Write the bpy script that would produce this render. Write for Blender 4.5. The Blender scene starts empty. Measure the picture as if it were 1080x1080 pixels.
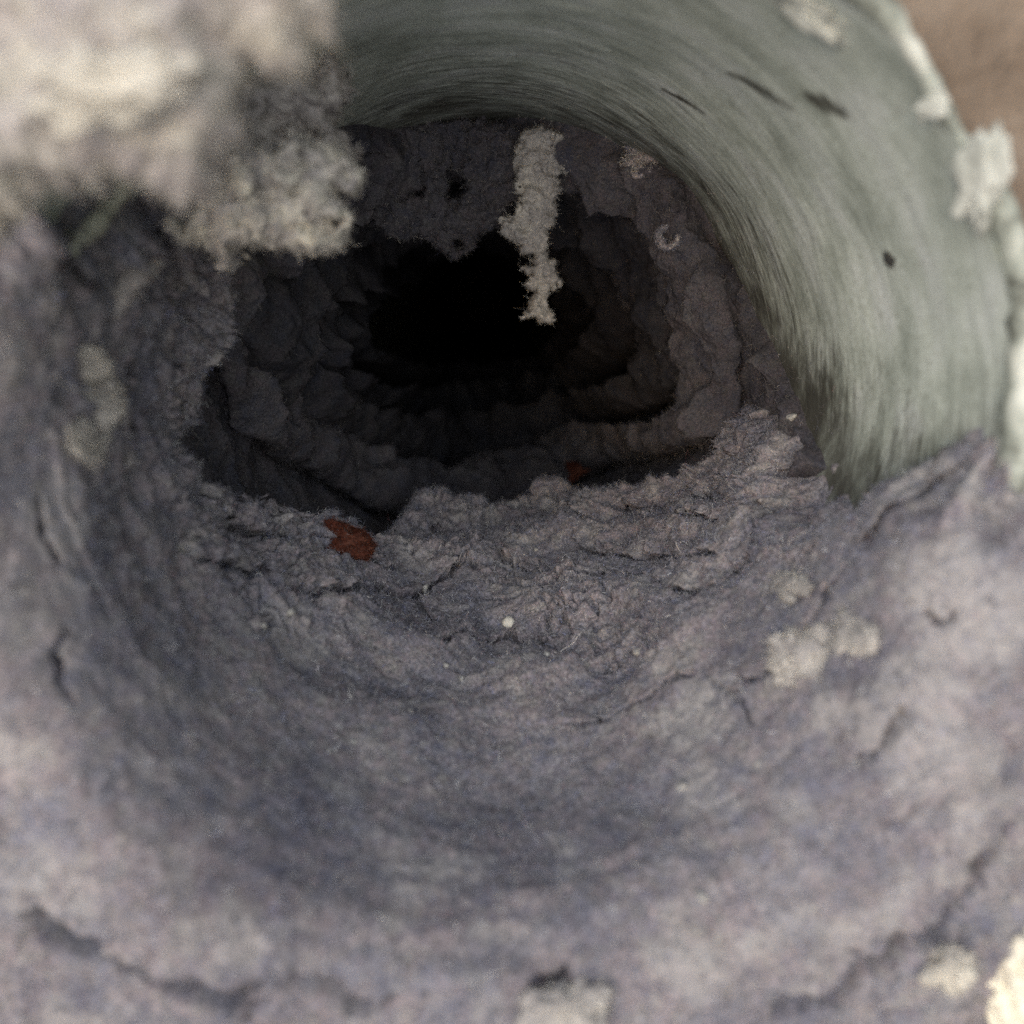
import bpy, math, random
import numpy as np
from mathutils import Vector
from mathutils.bvhtree import BVHTree

MM = 0.001
RNG = np.random.default_rng(7)
S = bpy.context.scene
COL = S.collection

# ------------------------------------------------------------------ camera
CAM = np.array([-3.0, -78.0, 16.0])              # millimetres; duct axis = +Y, mouth at y = 0
PITCH, YAW, FPX = math.radians(15.2), math.radians(2.7), 848.0
cam_d = bpy.data.cameras.new('camera')
cam = bpy.data.objects.new('camera', cam_d)
COL.objects.link(cam)
cam.location = Vector(CAM) * MM
cam.rotation_euler = (math.pi / 2 - PITCH, 0, -YAW)
cam_d.sensor_width = 36
cam_d.lens = 36 * FPX / 1080
cam_d.clip_start = 0.002
cam_d.clip_end = 50
cam_d.dof.use_dof = True
cam_d.dof.focus_distance = 0.140
cam_d.dof.aperture_fstop = 12.5
S.camera = cam

# ------------------------------------------------------------------ sky, sun, exposure
SUN_EL, SUN_DIR = math.radians(10), (-0.42, -1.0)      # horizontal direction towards the sun
wd = bpy.data.worlds.new('World')
S.world = wd
wd.use_nodes = True
nt = wd.node_tree
nt.nodes.clear()
sky = nt.nodes.new('ShaderNodeTexSky')
sky.sky_type = 'NISHITA'
sky.sun_disc = False
sky.sun_elevation = SUN_EL
sky.sun_rotation = math.atan2(SUN_DIR[0], SUN_DIR[1])
sky.dust_density = 0.7
sky.air_density = 1.0
sky.ozone_density = 1.0
bg = nt.nodes.new('ShaderNodeBackground')
bg.inputs['Strength'].default_value = 0.05
wo = nt.nodes.new('ShaderNodeOutputWorld')
nt.links.new(sky.outputs[0], bg.inputs[0])
nt.links.new(bg.outputs[0], wo.inputs[0])
sl = bpy.data.lights.new('sun', 'SUN')
sl.energy = 2.2
sl.angle = math.radians(105)
sl.color = (1.0, 0.995, 0.99)
sun = bpy.data.objects.new('sun', sl)
COL.objects.link(sun)
hn = math.hypot(*SUN_DIR)
to_sun = Vector((SUN_DIR[0] / hn * math.cos(SUN_EL), SUN_DIR[1] / hn * math.cos(SUN_EL), math.sin(SUN_EL)))
sun.rotation_euler = to_sun.to_track_quat('Z', 'Y').to_euler()
S.view_settings.view_transform = 'Standard'
S.view_settings.look = 'None'
S.view_settings.exposure = 0.88
S.view_settings.gamma = 1.0
S.cycles_curves.shape = 'RIBBONS'
S.cycles.use_denoising = False
S.cycles.diffuse_bounces = 5

# ------------------------------------------------------------------ noise
_perm = np.random.default_rng(3).permutation(256).astype(np.int32)
_perm = np.concatenate([_perm, _perm, _perm])
_g = np.random.default_rng(4).normal(size=(256, 3)).astype(np.float32)
_g /= np.linalg.norm(_g, axis=1)[:, None]


def perlin(P):
    P = np.asarray(P, np.float32)
    fl = np.floor(P)
    I = fl.astype(np.int32) & 255
    F = P - fl
    U = F * F * F * (F * (F * 6 - 15) + 10)
    out = 0
    for dx in (0, 1):
        wx = U[:, 0] if dx else 1 - U[:, 0]
        px = _perm[I[:, 0] + dx]
        for dy in (0, 1):
            wy = U[:, 1] if dy else 1 - U[:, 1]
            py = _perm[px + I[:, 1] + dy]
            for dz in (0, 1):
                wz = U[:, 2] if dz else 1 - U[:, 2]
                g = _g[_perm[py + I[:, 2] + dz] & 255]
                out = out + wx * wy * wz * ((F[:, 0] - dx) * g[:, 0] + (F[:, 1] - dy) * g[:, 1] + (F[:, 2] - dz) * g[:, 2])
    return out * 1.5


def fbm(P, size, octs=3, gain=0.5, seed=0.0):
    out, a = 0, 1.0
    Q = np.asarray(P) / size + seed * 17.31
    for i in range(octs):
        out = out + a * perlin(Q + i * 11.7)
        Q = Q * 2.03
        a *= gain
    return out


def billow(P, size, octs=2, seed=0.0):
    out, a = 0, 1.0
    Q = np.asarray(P) / size + seed * 13.7
    for i in range(octs):
        out = out + a * (0.45 - np.sqrt(perlin(Q + i * 7.3) ** 2 + 0.004) * 1.9)
        Q = Q * 2.1
        a *= 0.5
    return out


def vec_noise(P, size, amp, octs=2, seed=0.0):
    return np.stack([fbm(P, size, octs, seed=seed + k * 3.1) for k in range(3)], 1) * amp


def sstep(a, b, x):
    t = np.clip((x - a) / (b - a), 0, 1)
    return t * t * (3 - 2 * t)


# ------------------------------------------------------------------ viewing rays and the cylinder
R = 50.0
FWD = np.array([math.sin(YAW) * math.cos(PITCH), math.cos(YAW) * math.cos(PITCH), -math.sin(PITCH)])
RGT = np.array([math.cos(YAW), -math.sin(YAW), 0.0])
UPV = np.cross(RGT, FWD)


def ray(px, py):
    d = RGT * ((px - 540) / FPX) - UPV * ((py - 540) / FPX) + FWD
    return d / np.linalg.norm(d)


def hit_tube(px, py, hfun):
    """(psi, y) where the sight line meets radius R - hfun(psi, y); psi = 0 at the bottom, + to the right."""
    d = ray(px, py)
    for t in np.arange(40, 900, 0.5):
        p = CAM + d * t
        if p[1] < -1:
            continue
        psi = math.atan2(p[0], -p[2])
        if math.hypot(p[0], p[2]) >= R - hfun(psi, p[1]):
            return psi, p[1]
    return psi, p[1]


def on_plane(px, py, Y):
    d = ray(px, py)
    p = CAM + d * ((Y - CAM[1]) / d[1])
    return p


RHO, LARC = 1.5, 24.0


def path(psi, s, t):
    """Point at thickness t over the inside of the pipe (s > 0), its rounded lip, the wall outside (s < -LARC)."""
    phi = np.clip(-s / LARC, 0, 1) * (math.pi / 2)
    over = np.clip(-s - LARC, 0, None)
    nr, ny = -np.cos(phi), -np.sin(phi)
    r = np.where(s > 0, R, R + RHO + RHO * nr) + over + nr * t
    y = np.where(s > 0, RHO + s, RHO + RHO * ny) + ny * t
    return np.stack([r * np.sin(psi), y, -r * np.cos(psi)], -1), np.stack([nr * np.sin(psi), ny, -nr * np.cos(psi)], -1)


def bilin(xs, ys, T, x, y):
    T = np.asarray(T, float)
    xi = np.clip(np.searchsorted(xs, x) - 1, 0, len(xs) - 2)
    yi = np.clip(np.searchsorted(ys, y) - 1, 0, len(ys) - 2)
    xs, ys = np.asarray(xs, float), np.asarray(ys, float)
    u = np.clip((x - xs[xi]) / (xs[xi + 1] - xs[xi]), 0, 1)
    v = np.clip((y - ys[yi]) / (ys[yi + 1] - ys[yi]), 0, 1)
    return (T[yi, xi] * (1 - u) + T[yi, xi + 1] * u) * (1 - v) + (T[yi + 1, xi] * (1 - u) + T[yi + 1, xi + 1] * u) * v


# ------------------------------------------------------------------ object helpers
def tag(o, label=None, cat=None, group=None, kind=None):
    if label: o['label'] = label
    if cat: o['category'] = cat
    if group: o['group'] = group
    if kind: o['kind'] = kind
    return o


def link_mesh(name, V, Fq, mat, parent=None, smooth=True, uv=None, attr=None):
    """V in millimetres; Fq an (n,4) or (n,3) index array."""
    V = np.asarray(V, np.float32)
    Fq = np.asarray(Fq, np.int32)
    me = bpy.data.meshes.new(name)
    k = Fq.shape[1]
    me.vertices.add(len(V))
    me.vertices.foreach_set('co', (V * MM).ravel())
    me.loops.add(Fq.size)
    me.loops.foreach_set('vertex_index', Fq.ravel())
    me.polygons.add(len(Fq))
    me.polygons.foreach_set('loop_start', np.arange(0, Fq.size, k, dtype=np.int32))
    me.update(calc_edges=True)
    if smooth:
        me.polygons.foreach_set('use_smooth', np.ones(len(Fq), bool))
    if uv is not None:
        l = me.uv_layers.new(name='UVMap')
        l.data.foreach_set('uv', np.asarray(uv, np.float32)[Fq.ravel()].ravel())
    for an, av in (attr or {}).items():
        a = me.attributes.new(an, 'FLOAT', 'POINT')
        a.data.foreach_set('value', np.asarray(av, np.float32))
    me.materials.append(mat)
    o = bpy.data.objects.new(name, me)
    COL.objects.link(o)
    if parent: o.parent = parent
    return o


def empty(name, loc_mm=(0, 0, 0)):
    o = bpy.data.objects.new(name, None)
    o.empty_display_size = 0.01
    o.location = Vector(loc_mm) * MM
    COL.objects.link(o)
    return o


def grid_faces(nu, nv, wrap=False):
    i = np.arange(nu if wrap else nu - 1)
    j = np.arange(nv - 1)
    I, J = np.meshgrid(i, j, indexing='ij')
    I2 = (I + 1) % nu
    return np.stack([I * nv + J, I2 * nv + J, I2 * nv + J + 1, I * nv + J + 1], -1).reshape(-1, 4)


def vert_normals(V, F):
    a, b, c = V[F[:, 0]], V[F[:, 1]], V[F[:, 2]]
    fn = np.cross(b - a, c - a)
    if F.shape[1] == 4:
        fn = fn + np.cross(V[F[:, 2]] - a, V[F[:, 3]] - a)
    N = np.zeros_like(V)
    for k in range(F.shape[1]):
        np.add.at(N, F[:, k], fn)
    return N / (np.linalg.norm(N, axis=1)[:, None] + 1e-9)


# ------------------------------------------------------------------ materials
def nodes(name):
    m = bpy.data.materials.new(name)
    m.use_nodes = True
    t = m.node_tree
    b = t.nodes['Principled BSDF']
    return m, t, b


def N(t, typ, **kw):
    n = t.nodes.new(typ)
    for k, v in kw.items():
        if k.startswith('i_'):
            n.inputs[k[2:].replace('_', ' ')].default_value = v
        else:
            setattr(n, k, v)
    return n


def ramp(t, fac, stops):
    r = t.nodes.new('ShaderNodeValToRGB')
    e = r.color_ramp.elements
    while len(e) < len(stops): e.new(0.5)
    for el, (p, c) in zip(e, stops):
        el.position = p
        el.color = (*c, 1)
    t.links.new(fac, r.inputs[0])
    return r.outputs[0]


def mix(t, fac, a, b, mode='MIX'):
    n = t.nodes.new('ShaderNodeMix')
    n.data_type = 'RGBA'
    n.blend_type = mode
    for sock, v in ((n.inputs[0], fac), (n.inputs[6], a), (n.inputs[7], b)):
        if hasattr(v, 'is_linked'): t.links.new(v, sock)
        elif isinstance(v, (int, float)): sock.default_value = v
        else: sock.default_value = (*v, 1)
    return n.outputs[2]


def noise(t, scale, detail=3, rough=0.55, coord=None):
    n = N(t, 'ShaderNodeTexNoise')
    n.inputs['Scale'].default_value = scale
    n.inputs['Detail'].default_value = detail
    n.inputs['Roughness'].default_value = rough
    if coord is not None: t.links.new(coord, n.inputs['Vector'])
    return n.outputs[0]


def lint_mat(name, stops, speck=0.55, bump=0.5, pale=False):
    m, t, b = nodes(name)
    co = N(t, 'ShaderNodeTexCoord').outputs['Object']
    c1 = ramp(t, noise(t, 120, 5, 0.65, co), stops)
    c2 = ramp(t, noise(t, 420, 4, 0.65, co), [(p, c) for p, c in stops[::-1][::-1]])
    c = mix(t, 0.5, c1, c2)
    g0 = ramp(t, noise(t, 55, 3, 0.6, co), [(0.33, (0.78, 0.77, 0.80)), (0.5, (1, 1, 1)), (0.68, (1.24, 1.22, 1.18))])
    c = mix(t, 1.0, c, g0, 'MULTIPLY')
    g = ramp(t, noise(t, 2600, 3, 0.7, co), [(0.3, (1 - speck,) * 3), (0.5, (1, 1, 1)), (0.72, (1 + speck * 0.8,) * 3)])
    c = mix(t, 1.0, c, g, 'MULTIPLY')
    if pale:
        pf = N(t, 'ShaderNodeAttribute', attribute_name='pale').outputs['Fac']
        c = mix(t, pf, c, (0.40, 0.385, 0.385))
    t.links.new(c, b.inputs['Base Color'])
    b.inputs['Roughness'].default_value = 1.0
    b.inputs['Specular IOR Level'].default_value = 0.08
    bp = N(t, 'ShaderNodeBump')
    bp.inputs['Strength'].default_value = bump
    bp.inputs['Distance'].default_value = 0.0003
    t.links.new(noise(t, 2200, 4, 0.75, co), bp.inputs['Height'])
    t.links.new(bp.outputs[0], b.inputs['Normal'])
    return m


GREY = [(0.28, (0.150, 0.148, 0.186)), (0.40, (0.178, 0.180, 0.232)), (0.48, (0.222, 0.216, 0.232)),
        (0.56, (0.255, 0.220, 0.246)), (0.62, (0.262, 0.250, 0.250)), (0.74, (0.370, 0.355, 0.335))]
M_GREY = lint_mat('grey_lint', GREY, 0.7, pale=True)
M_DARK = lint_mat('dark_grey_lint', [(p, (c[0] * .80, c[1] * .78, c[2] * .74)) for p, c in GREY])
M_CHARCOAL = lint_mat('charcoal_lint', [(p, (c[0] * .33, c[1] * .34, c[2] * .36)) for p, c in GREY])  # grey lint colours scaled down to charcoal
M_DEEP = lint_mat('darkest_deep_lint', [(p, (c[0] * .17, c[1] * .18, c[2] * .195)) for p, c in GREY])  # scaled down further, for the deeper ridges
M_PALE = lint_mat('pale_lint', [(0.3, (0.36, 0.34, 0.33)), (0.5, (0.50, 0.48, 0.44)), (0.7, (0.62, 0.60, 0.54))], 0.3)
M_MID = lint_mat('mid_grey_lint', [(0.3, (0.24, 0.235, 0.25)), (0.5, (0.34, 0.335, 0.335)), (0.68, (0.50, 0.49, 0.455))], 0.35)
M_SEAM_STRIP = lint_mat('greenish_seam_strip', [(0.3, (0.36, 0.38, 0.31)), (0.5, (0.45, 0.47, 0.39)), (0.7, (0.52, 0.53, 0.45))], 0.25)
M_WHITE = lint_mat('white_lint', [(0.3, (0.52, 0.50, 0.46)), (0.6, (0.74, 0.72, 0.66))], 0.12)
M_FLAP = lint_mat('pale_mauve_lint', [(0.3, (0.36, 0.34, 0.34)), (0.45, (0.46, 0.43, 0.44)), (0.55, (0.50, 0.48, 0.44)), (0.7, (0.66, 0.64, 0.58))], 0.3)
M_CLUMP = lint_mat('grey_cream_lint', [(0.36, (0.22, 0.21, 0.23)), (0.46, (0.36, 0.345, 0.34)), (0.56, (0.52, 0.50, 0.44)), (0.68, (0.66, 0.63, 0.52))], 0.35)
M_TUFT = lint_mat('pale_grey_lint', [(0.3, (0.28, 0.27, 0.28)), (0.5, (0.36, 0.345, 0.345)), (0.7, (0.48, 0.46, 0.44))], 0.35)
M_SUNLIT = lint_mat('painted_sunlit_lint', [(0.3, (0.80, 0.74, 0.60)), (0.6, (0.90, 0.86, 0.74))], 0.08)  # sunlight on the corner tuft is put into this cream colour
M_RUST = lint_mat('rust_red_lint', [(0.3, (0.050, 0.018, 0.014)), (0.5, (0.085, 0.028, 0.020)), (0.7, (0.13, 0.06, 0.045))], 0.4)

m_fib, t, b = nodes('lint_fibre')
a = N(t, 'ShaderNodeAttribute', attribute_name='fibre_tint')
t.links.new(a.outputs['Color'], b.inputs['Base Color'])
b.inputs['Roughness'].default_value = 0.9
b.inputs['Specular IOR Level'].default_value = 0.15
M_FIB = m_fib

# galvanised pipe, dull greenish, dusty streaks that follow its circumference
M_PIPE, t, b = nodes('dull_galvanised_metal')
uv = N(t, 'ShaderNodeUVMap').outputs[0]
def stretched(su, sv):
    mp = N(t, 'ShaderNodeMapping')
    mp.inputs['Scale'].default_value = (su, sv, 1)
    t.links.new(uv, mp.inputs[0])
    return mp.outputs[0]
base = ramp(t, noise(t, 1.0, 4, 0.6, stretched(0.09, 0.14)), [(0.34, (0.42, 0.47, 0.43)), (0.5, (0.60, 0.66, 0.62)), (0.7, (0.70, 0.75, 0.75))])
st = noise(t, 1.0, 5, 0.7, stretched(0.10, 0.85))
st2 = noise(t, 1.0, 4, 0.7, stretched(0.24, 2.4))
dirt = N(t, 'ShaderNodeAttribute', attribute_name='grime_and_slots').outputs['Fac']
ma = N(t, 'ShaderNodeMath', operation='ADD'); t.links.new(st, ma.inputs[0]); t.links.new(dirt, ma.inputs[1])
k1 = ramp(t, ma.outputs[0], [(0.56, (0, 0, 0)), (0.74, (1, 1, 1))])
mb_ = N(t, 'ShaderNodeMath', operation='ADD'); t.links.new(st2, mb_.inputs[0]); t.links.new(dirt, mb_.inputs[1])
k2 = ramp(t, mb_.outputs[0], [(0.60, (0, 0, 0)), (0.78, (1, 1, 1))])
blotch = ramp(t, noise(t, 1.0, 4, 0.65, stretched(0.07, 0.12)), [(0.36, (0.15, 0.15, 0.15)), (0.62, (1, 1, 1))])
k1 = mix(t, 1.0, k1, blotch, 'MULTIPLY')
k2 = mix(t, 0.75, k2, blotch, 'MULTIPLY')
spk = ramp(t, noise(t, 1.0, 3, 0.8, stretched(1.2, 2.2)), [(0.35, (0.72, 0.71, 0.66)), (0.6, (1.06, 1.06, 1.05))])
base = mix(t, 1.0, base, spk, 'MULTIPLY')
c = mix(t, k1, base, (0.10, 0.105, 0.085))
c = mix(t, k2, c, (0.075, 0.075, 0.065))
t.links.new(c, b.inputs['Base Color'])
b.inputs['Metallic'].default_value = 0.08
b.inputs['Roughness'].default_value = 0.55
bp = N(t, 'ShaderNodeBump'); bp.inputs['Strength'].default_value = 0.25; bp.inputs['Distance'].default_value = 0.0003
t.links.new(st2, bp.inputs['Height']); t.links.new(bp.outputs[0], b.inputs['Normal'])

M_WALL, t, b = nodes('beige_brown_render')
co = N(t, 'ShaderNodeTexCoord').outputs['Object']
c = ramp(t, noise(t, 60, 5, 0.6, co), [(0.3, (0.13, 0.095, 0.07)), (0.5, (0.20, 0.155, 0.12)), (0.7, (0.29, 0.235, 0.19))])
t.links.new(c, b.inputs['Base Color']); b.inputs['Roughness'].default_value = 0.95
bp = N(t, 'ShaderNodeBump'); bp.inputs['Distance'].default_value = 0.002
t.links.new(noise(t, 300, 5, 0.6, co), bp.inputs['Height']); t.links.new(bp.outputs[0], b.inputs['Normal'])

M_SEAL, t, b = nodes('chalky_white_flake')
co = N(t, 'ShaderNodeTexCoord').outputs['Object']
c = ramp(t, noise(t, 250, 4, 0.6, co), [(0.3, (0.34, 0.36, 0.33)), (0.6, (0.58, 0.60, 0.56))])
t.links.new(c, b.inputs['Base Color']); b.inputs['Roughness'].default_value = 0.7

M_RIM, t, b = nodes('weathered_rim_metal')
co = N(t, 'ShaderNodeTexCoord').outputs['Object']
c = ramp(t, noise(t, 160, 5, 0.7, co), [(0.36, (0.10, 0.105, 0.09)), (0.5, (0.33, 0.36, 0.32)), (0.66, (0.60, 0.62, 0.57))])
t.links.new(c, b.inputs['Base Color']); b.inputs['Roughness'].default_value = 0.6

M_BLACK, t, b = nodes('near_black_grime')
b.inputs['Base Color'].default_value = (0.03, 0.03, 0.03, 1); b.inputs['Roughness'].default_value = 0.9

# ------------------------------------------------------------------ fibres (hair curves, real geometry)
PAL_GREY = np.array([[.15, .15, .185], [.20, .20, .25], [.24, .23, .245], [.28, .26, .27], [.36, .345, .33],
                     [.48, .46, .43], [.26, .18, .19], [.12, .12, .13], [.17, .18, .29]])
PAL_STRAY = np.array([[.62, .60, .56], [.45, .43, .42], [.70, .68, .64], [.22, .10, .11]])
W_GREY = np.array([.14, .18, .20, .16, .12, .06, .07, .04, .03])


def fuzz(name, parent, Pts, Nrm, n, length=(0.5, 1.8), rad=0.017, lift=0.35, pal=PAL_GREY * [.93, .99, 1.08], w=W_GREY, curl=0.55, npt=6):
    """n short curled fibres rooted on the given points."""
    if len(Pts) == 0: return
    idx = RNG.integers(0, len(Pts), n)
    P, Nn = Pts[idx], Nrm[idx]
    T = RNG.normal(size=(n, 3))
    T -= Nn * np.sum(T * Nn, 1)[:, None]
    T /= np.linalg.norm(T, axis=1)[:, None] + 1e-9
    B = np.cross(Nn, T)
    L = RNG.uniform(0, 1, n) ** 2 * (length[1] - length[0]) + length[0]
    ang = RNG.normal(0, curl, (n, npt)).cumsum(1) + RNG.normal(0, 0.5, n)[:, None] * np.arange(npt)
    up = lift * RNG.uniform(-0.3, 1.2, n)[:, None] + RNG.normal(0, 0.35, (n, npt)).cumsum(1) * 0.6
    up = np.clip(up, -0.5, 1.0)
    step = (L / (npt - 1))[:, None, None]
    D = (np.cos(ang)[..., None] * T[:, None] + np.sin(ang)[..., None] * B[:, None]) * np.sqrt(1 - np.clip(up, -.9, .9) ** 2)[..., None] + up[..., None] * Nn[:, None]
    X = P[:, None] + Nn[:, None] * 0.03 + RNG.normal(0, 0.12, (n, 1, 3)) + np.concatenate([np.zeros((n, 1, 3)), (D[:, 1:] * step).cumsum(1)], 1)
    hc = bpy.data.hair_curves.new(name)
    hc.add_curves([npt] * n)
    hc.points.foreach_set('position', (X.reshape(-1, 3) * MM).astype(np.float32).ravel())
    ra = hc.attributes.get('radius') or hc.attributes.new('radius', 'FLOAT', 'POINT')
    rr = np.repeat(rad * RNG.uniform(0.6, 1.3, n), npt) * np.tile(np.linspace(1.1, 0.6, npt), n)
    ra.data.foreach_set('value', (rr * MM).astype(np.float32))
    ca = hc.attributes.new('fibre_tint', 'FLOAT_COLOR', 'CURVE')
    cc = pal[RNG.choice(len(pal), n, p=w / w.sum())] * np.clip(RNG.lognormal(-0.08, 0.5, n), 0.25, 2.6)[:, None]
    ca.data.foreach_set('color', np.concatenate([cc, np.ones((n, 1))], 1).astype(np.float32).ravel())
    hc.materials.append(M_FIB)
    o = bpy.data.objects.new(name, hc)
    COL.objects.link(o)
    o.parent = parent
    o['kind'] = 'stuff'
    return o


def area_sample(V, F, keep=None):
    """Points spread evenly over the surface: (points, normals) at face corners mixed, weighted by area."""
    Nn = vert_normals(V, F)
    a, b, c = V[F[:, 0]], V[F[:, 1]], V[F[:, 2]]
    fa = np.linalg.norm(np.cross(b - a, c - a), axis=1)
    if keep is not None: fa = fa * keep[F[:, 0]]
    k = RNG.choice(len(F), min(300000, max(1000, len(F))), p=fa / fa.sum())
    u = RNG.uniform(0, 1, (len(k), 2))
    P = a[k] + (b[k] - a[k]) * u[:, :1] + (V[F[k, -1]] - a[k]) * u[:, 1:] * (1 if F.shape[1] == 4 else (1 - u[:, :1]))
    return P, Nn[F[k, 0]]


def in_view(P, margin=80):
    d = P - CAM
    z = d @ FWD
    x = 540 + FPX * (d @ RGT) / np.maximum(z, 1)
    y = 540 - FPX * (d @ UPV) / np.maximum(z, 1)
    return (z > 5) & (x > -margin) & (x < 1080 + margin) & (y > -margin) & (y < 1080 + margin)


# ================================================================== the wall and the pipe
nA, nB = 160, 70
psi = np.linspace(-math.pi, math.pi, nA, endpoint=False)
rr = R + 1.6 + (np.linspace(0, 1, nB) ** 2.2) * 700
PS, RRr = np.meshgrid(psi, rr, indexing='ij')
P0 = np.stack([RRr * np.sin(PS), np.zeros_like(RRr), -RRr * np.cos(PS)], -1).reshape(-1, 3)
P0[:, 1] = fbm(P0, 25, 4, seed=5) * 1.2 + 0.6
wall = link_mesh('wall', P0, grid_faces(nA, nB, True)[:, ::-1], M_WALL)
tag(wall, 'rough beige brown rendered wall round the mouth of the metal duct', 'wall')

duct = empty('vent_duct', (0, 0, 0))
tag(duct, 'round dull green grey metal vent duct seen straight down its length', 'duct')
nA, nB = 420, 460
psi = np.linspace(0, 2 * math.pi, nA, endpoint=False)
ys = np.concatenate([np.linspace(-1.2, 130, 380), np.linspace(130, 1400, nB - 380 + 1)[1:]])
PS, YS = np.meshgrid(psi, ys, indexing='ij')
cyl = np.stack([R * np.sin(PS), YS, -R * np.cos(PS)], -1).reshape(-1, 3)
stretch = cyl * np.array([0.35, 1.6, 0.35])
rad = R + fbm(cyl, 28, 2, seed=2) * 0.9 + fbm(stretch, 4, 3, seed=8) * 0.10 + fbm(stretch, 1.2, 2, seed=9) * 0.03
PSf, YSf = PS.ravel(), YS.ravel()
grime_and_slots = sstep(25, 90, YSf) * 0.20 + sstep(8, 40, YSf) * 0.06 - 0.08
# grime: dirt thickens by the lint on the lower right; slot shade near the rim is painted in
grime_and_slots += 0.17 * np.exp(-((PSf - 1.42) / 0.30) ** 2) * sstep(2, 25, YSf)
GA = np.array([hit_tube(x, y, lambda a, b: 0) for x, y in [(450, 138), (500, 134), (560, 140), (600, 147), (655, 152), (700, 182), (760, 258), (800, 338), (826, 400), (842, 462)]])
GA[:, 0] = np.where(GA[:, 0] < 0, GA[:, 0] + 2 * math.pi, GA[:, 0])
GA = GA[np.argsort(GA[:, 0])]
pw = np.where(PSf < -1.0, PSf + 2 * math.pi, PSf)
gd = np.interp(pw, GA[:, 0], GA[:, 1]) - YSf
grime_and_slots += 0.16 * np.exp(-np.clip(gd, 0, None) / 14.0)
RG = np.array([hit_tube(x, y, lambda a, b: 0) for x, y in [(1010, 440), (985, 482), (945, 500), (925, 548), (885, 525), (855, 485), (838, 455)]])
RG = RG[np.argsort(RG[:, 1])]
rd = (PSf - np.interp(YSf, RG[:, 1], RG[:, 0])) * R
grime_and_slots += 0.20 * np.exp(-np.clip(rd, 0, None) / 7.0) * (PSf < math.pi) * sstep(70, 50, YSf)
def mark(px0, py0, px1, py1, w, amt):
    global grime_and_slots
    h0, h1 = hit_tube(px0, py0, lambda a, b: 0), hit_tube(px1, py1, lambda a, b: 0)
    A, B = np.array([(h0[0] % (2 * math.pi)) * R, h0[1]]), np.array([(h1[0] % (2 * math.pi)) * R, h1[1]])
    Q = np.stack([PSf * R, YSf], 1)
    d = B - A
    u = np.clip(((Q - A) @ d) / (d @ d), 0, 1)
    q = np.linalg.norm(Q - A - u[:, None] * d, axis=1) / (w * (1.2 - np.abs(u - 0.5)))
    grime_and_slots = grime_and_slots + amt * np.exp(-q ** 2)
mark(770, 75, 838, 112, 1.2, 0.30)  # this and the next: dark inside the rim slots, painted as colour
mark(855, 98, 890, 118, 1.4, 0.36)
mark(620, 118, 560, 112, 0.5, 0.25)
mark(700, 96, 742, 118, 0.5, 0.35)
cyl = np.stack([rad * np.sin(PSf), YSf, -rad * np.cos(PSf)], -1)
# far end closed by an added dished cap that keeps sky light out
tube = link_mesh('pipe', cyl, grid_faces(nA, nB, True), M_PIPE, duct, uv=np.stack([PSf * R, YSf], 1), attr={'grime_and_slots': grime_and_slots})
capr = np.linspace(R + 1, 0.01, 6)
PS, RC = np.meshgrid(np.linspace(-math.pi, math.pi, 48, endpoint=False), capr, indexing='ij')
cap = np.stack([RC * np.sin(PS), 1395 + (1 - (RC / R) ** 2) * 8, -RC * np.cos(PS)], -1).reshape(-1, 3)
link_mesh('light_block_cap', cap, grid_faces(48, 6, True), M_CHARCOAL, duct)
# rolled rim
nA, nB = 260, 14
PS, Q = np.meshgrid(np.linspace(-math.pi, math.pi, nA, endpoint=False), np.linspace(0, 2 * math.pi, nB), indexing='ij')
rimP = np.stack([(R + 1.2) * np.sin(PS), PS * 0 - 1.2, -(R + 1.2) * np.cos(PS)], -1).reshape(-1, 3)
th = 1.1 + fbm(rimP, 6, 4, seed=31) * 0.8
rq = R + 1.2 + th * np.cos(Q.ravel()) + fbm(rimP, 20, 2, seed=33) * 0.8
rimP = np.stack([rq * np.sin(PS.ravel()), -1.0 + th * 1.3 * np.sin(Q.ravel()) + fbm(rimP, 16, 2, seed=34) * 0.9, -rq * np.cos(PS.ravel())], -1)
link_mesh('rim', rimP, grid_faces(nA, nB, True), M_RIM, duct)

# ================================================================== the front lint bed
D2R = math.pi / 180
TP = np.array([-140, -112, -88, -62, -32, 0, 30, 58, 80, 100]) * D2R
TS = np.array([-60, -24, -20.5, -16, -12, 0, 15, 40, 70, 100, 140])
TT = [[3, 5, 7, 10, 15, 17, 16, 11, 8, 6],
      [3, 6, 8, 11, 16, 17, 16, 12, 9, 7],
      [3, 6, 8, 11, 16, 17, 16, 12, 9, 7],
      [3, 6, 7, 9, 10, 10.5, 10, 11, 8, 6],
      [3, 5, 6, 7, 7.5, 7.5, 7.5, 10, 8, 5],
      [3, 5, 6, 6, 6, 6, 6, 8, 7, 4],
      [3, 6, 7, 8, 9, 9, 9, 9, 6, 3],
      [4, 7, 9, 12, 13, 13.5, 13, 10, 5, 3],
      [5, 8, 11, 15, 17, 18, 17, 12, 5, 3],
      [5, 9, 12, 17, 20, 21, 20, 13, 6, 3],
      [5, 9, 12, 17, 20, 21, 20, 13, 6, 3]]


def bed_h(p, s):
    p, s = np.asarray(p, float), np.asarray(s, float)
    return sum(w * bilin(TP, TS, TT, p, s + o) for o, w in ((-7, .12), (-3.5, .22), (0, .32), (3.5, .22), (7, .12)))


def px_curve(pts, hfun):
    return np.array([hit_tube(x, y, hfun) for x, y in pts])


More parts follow.
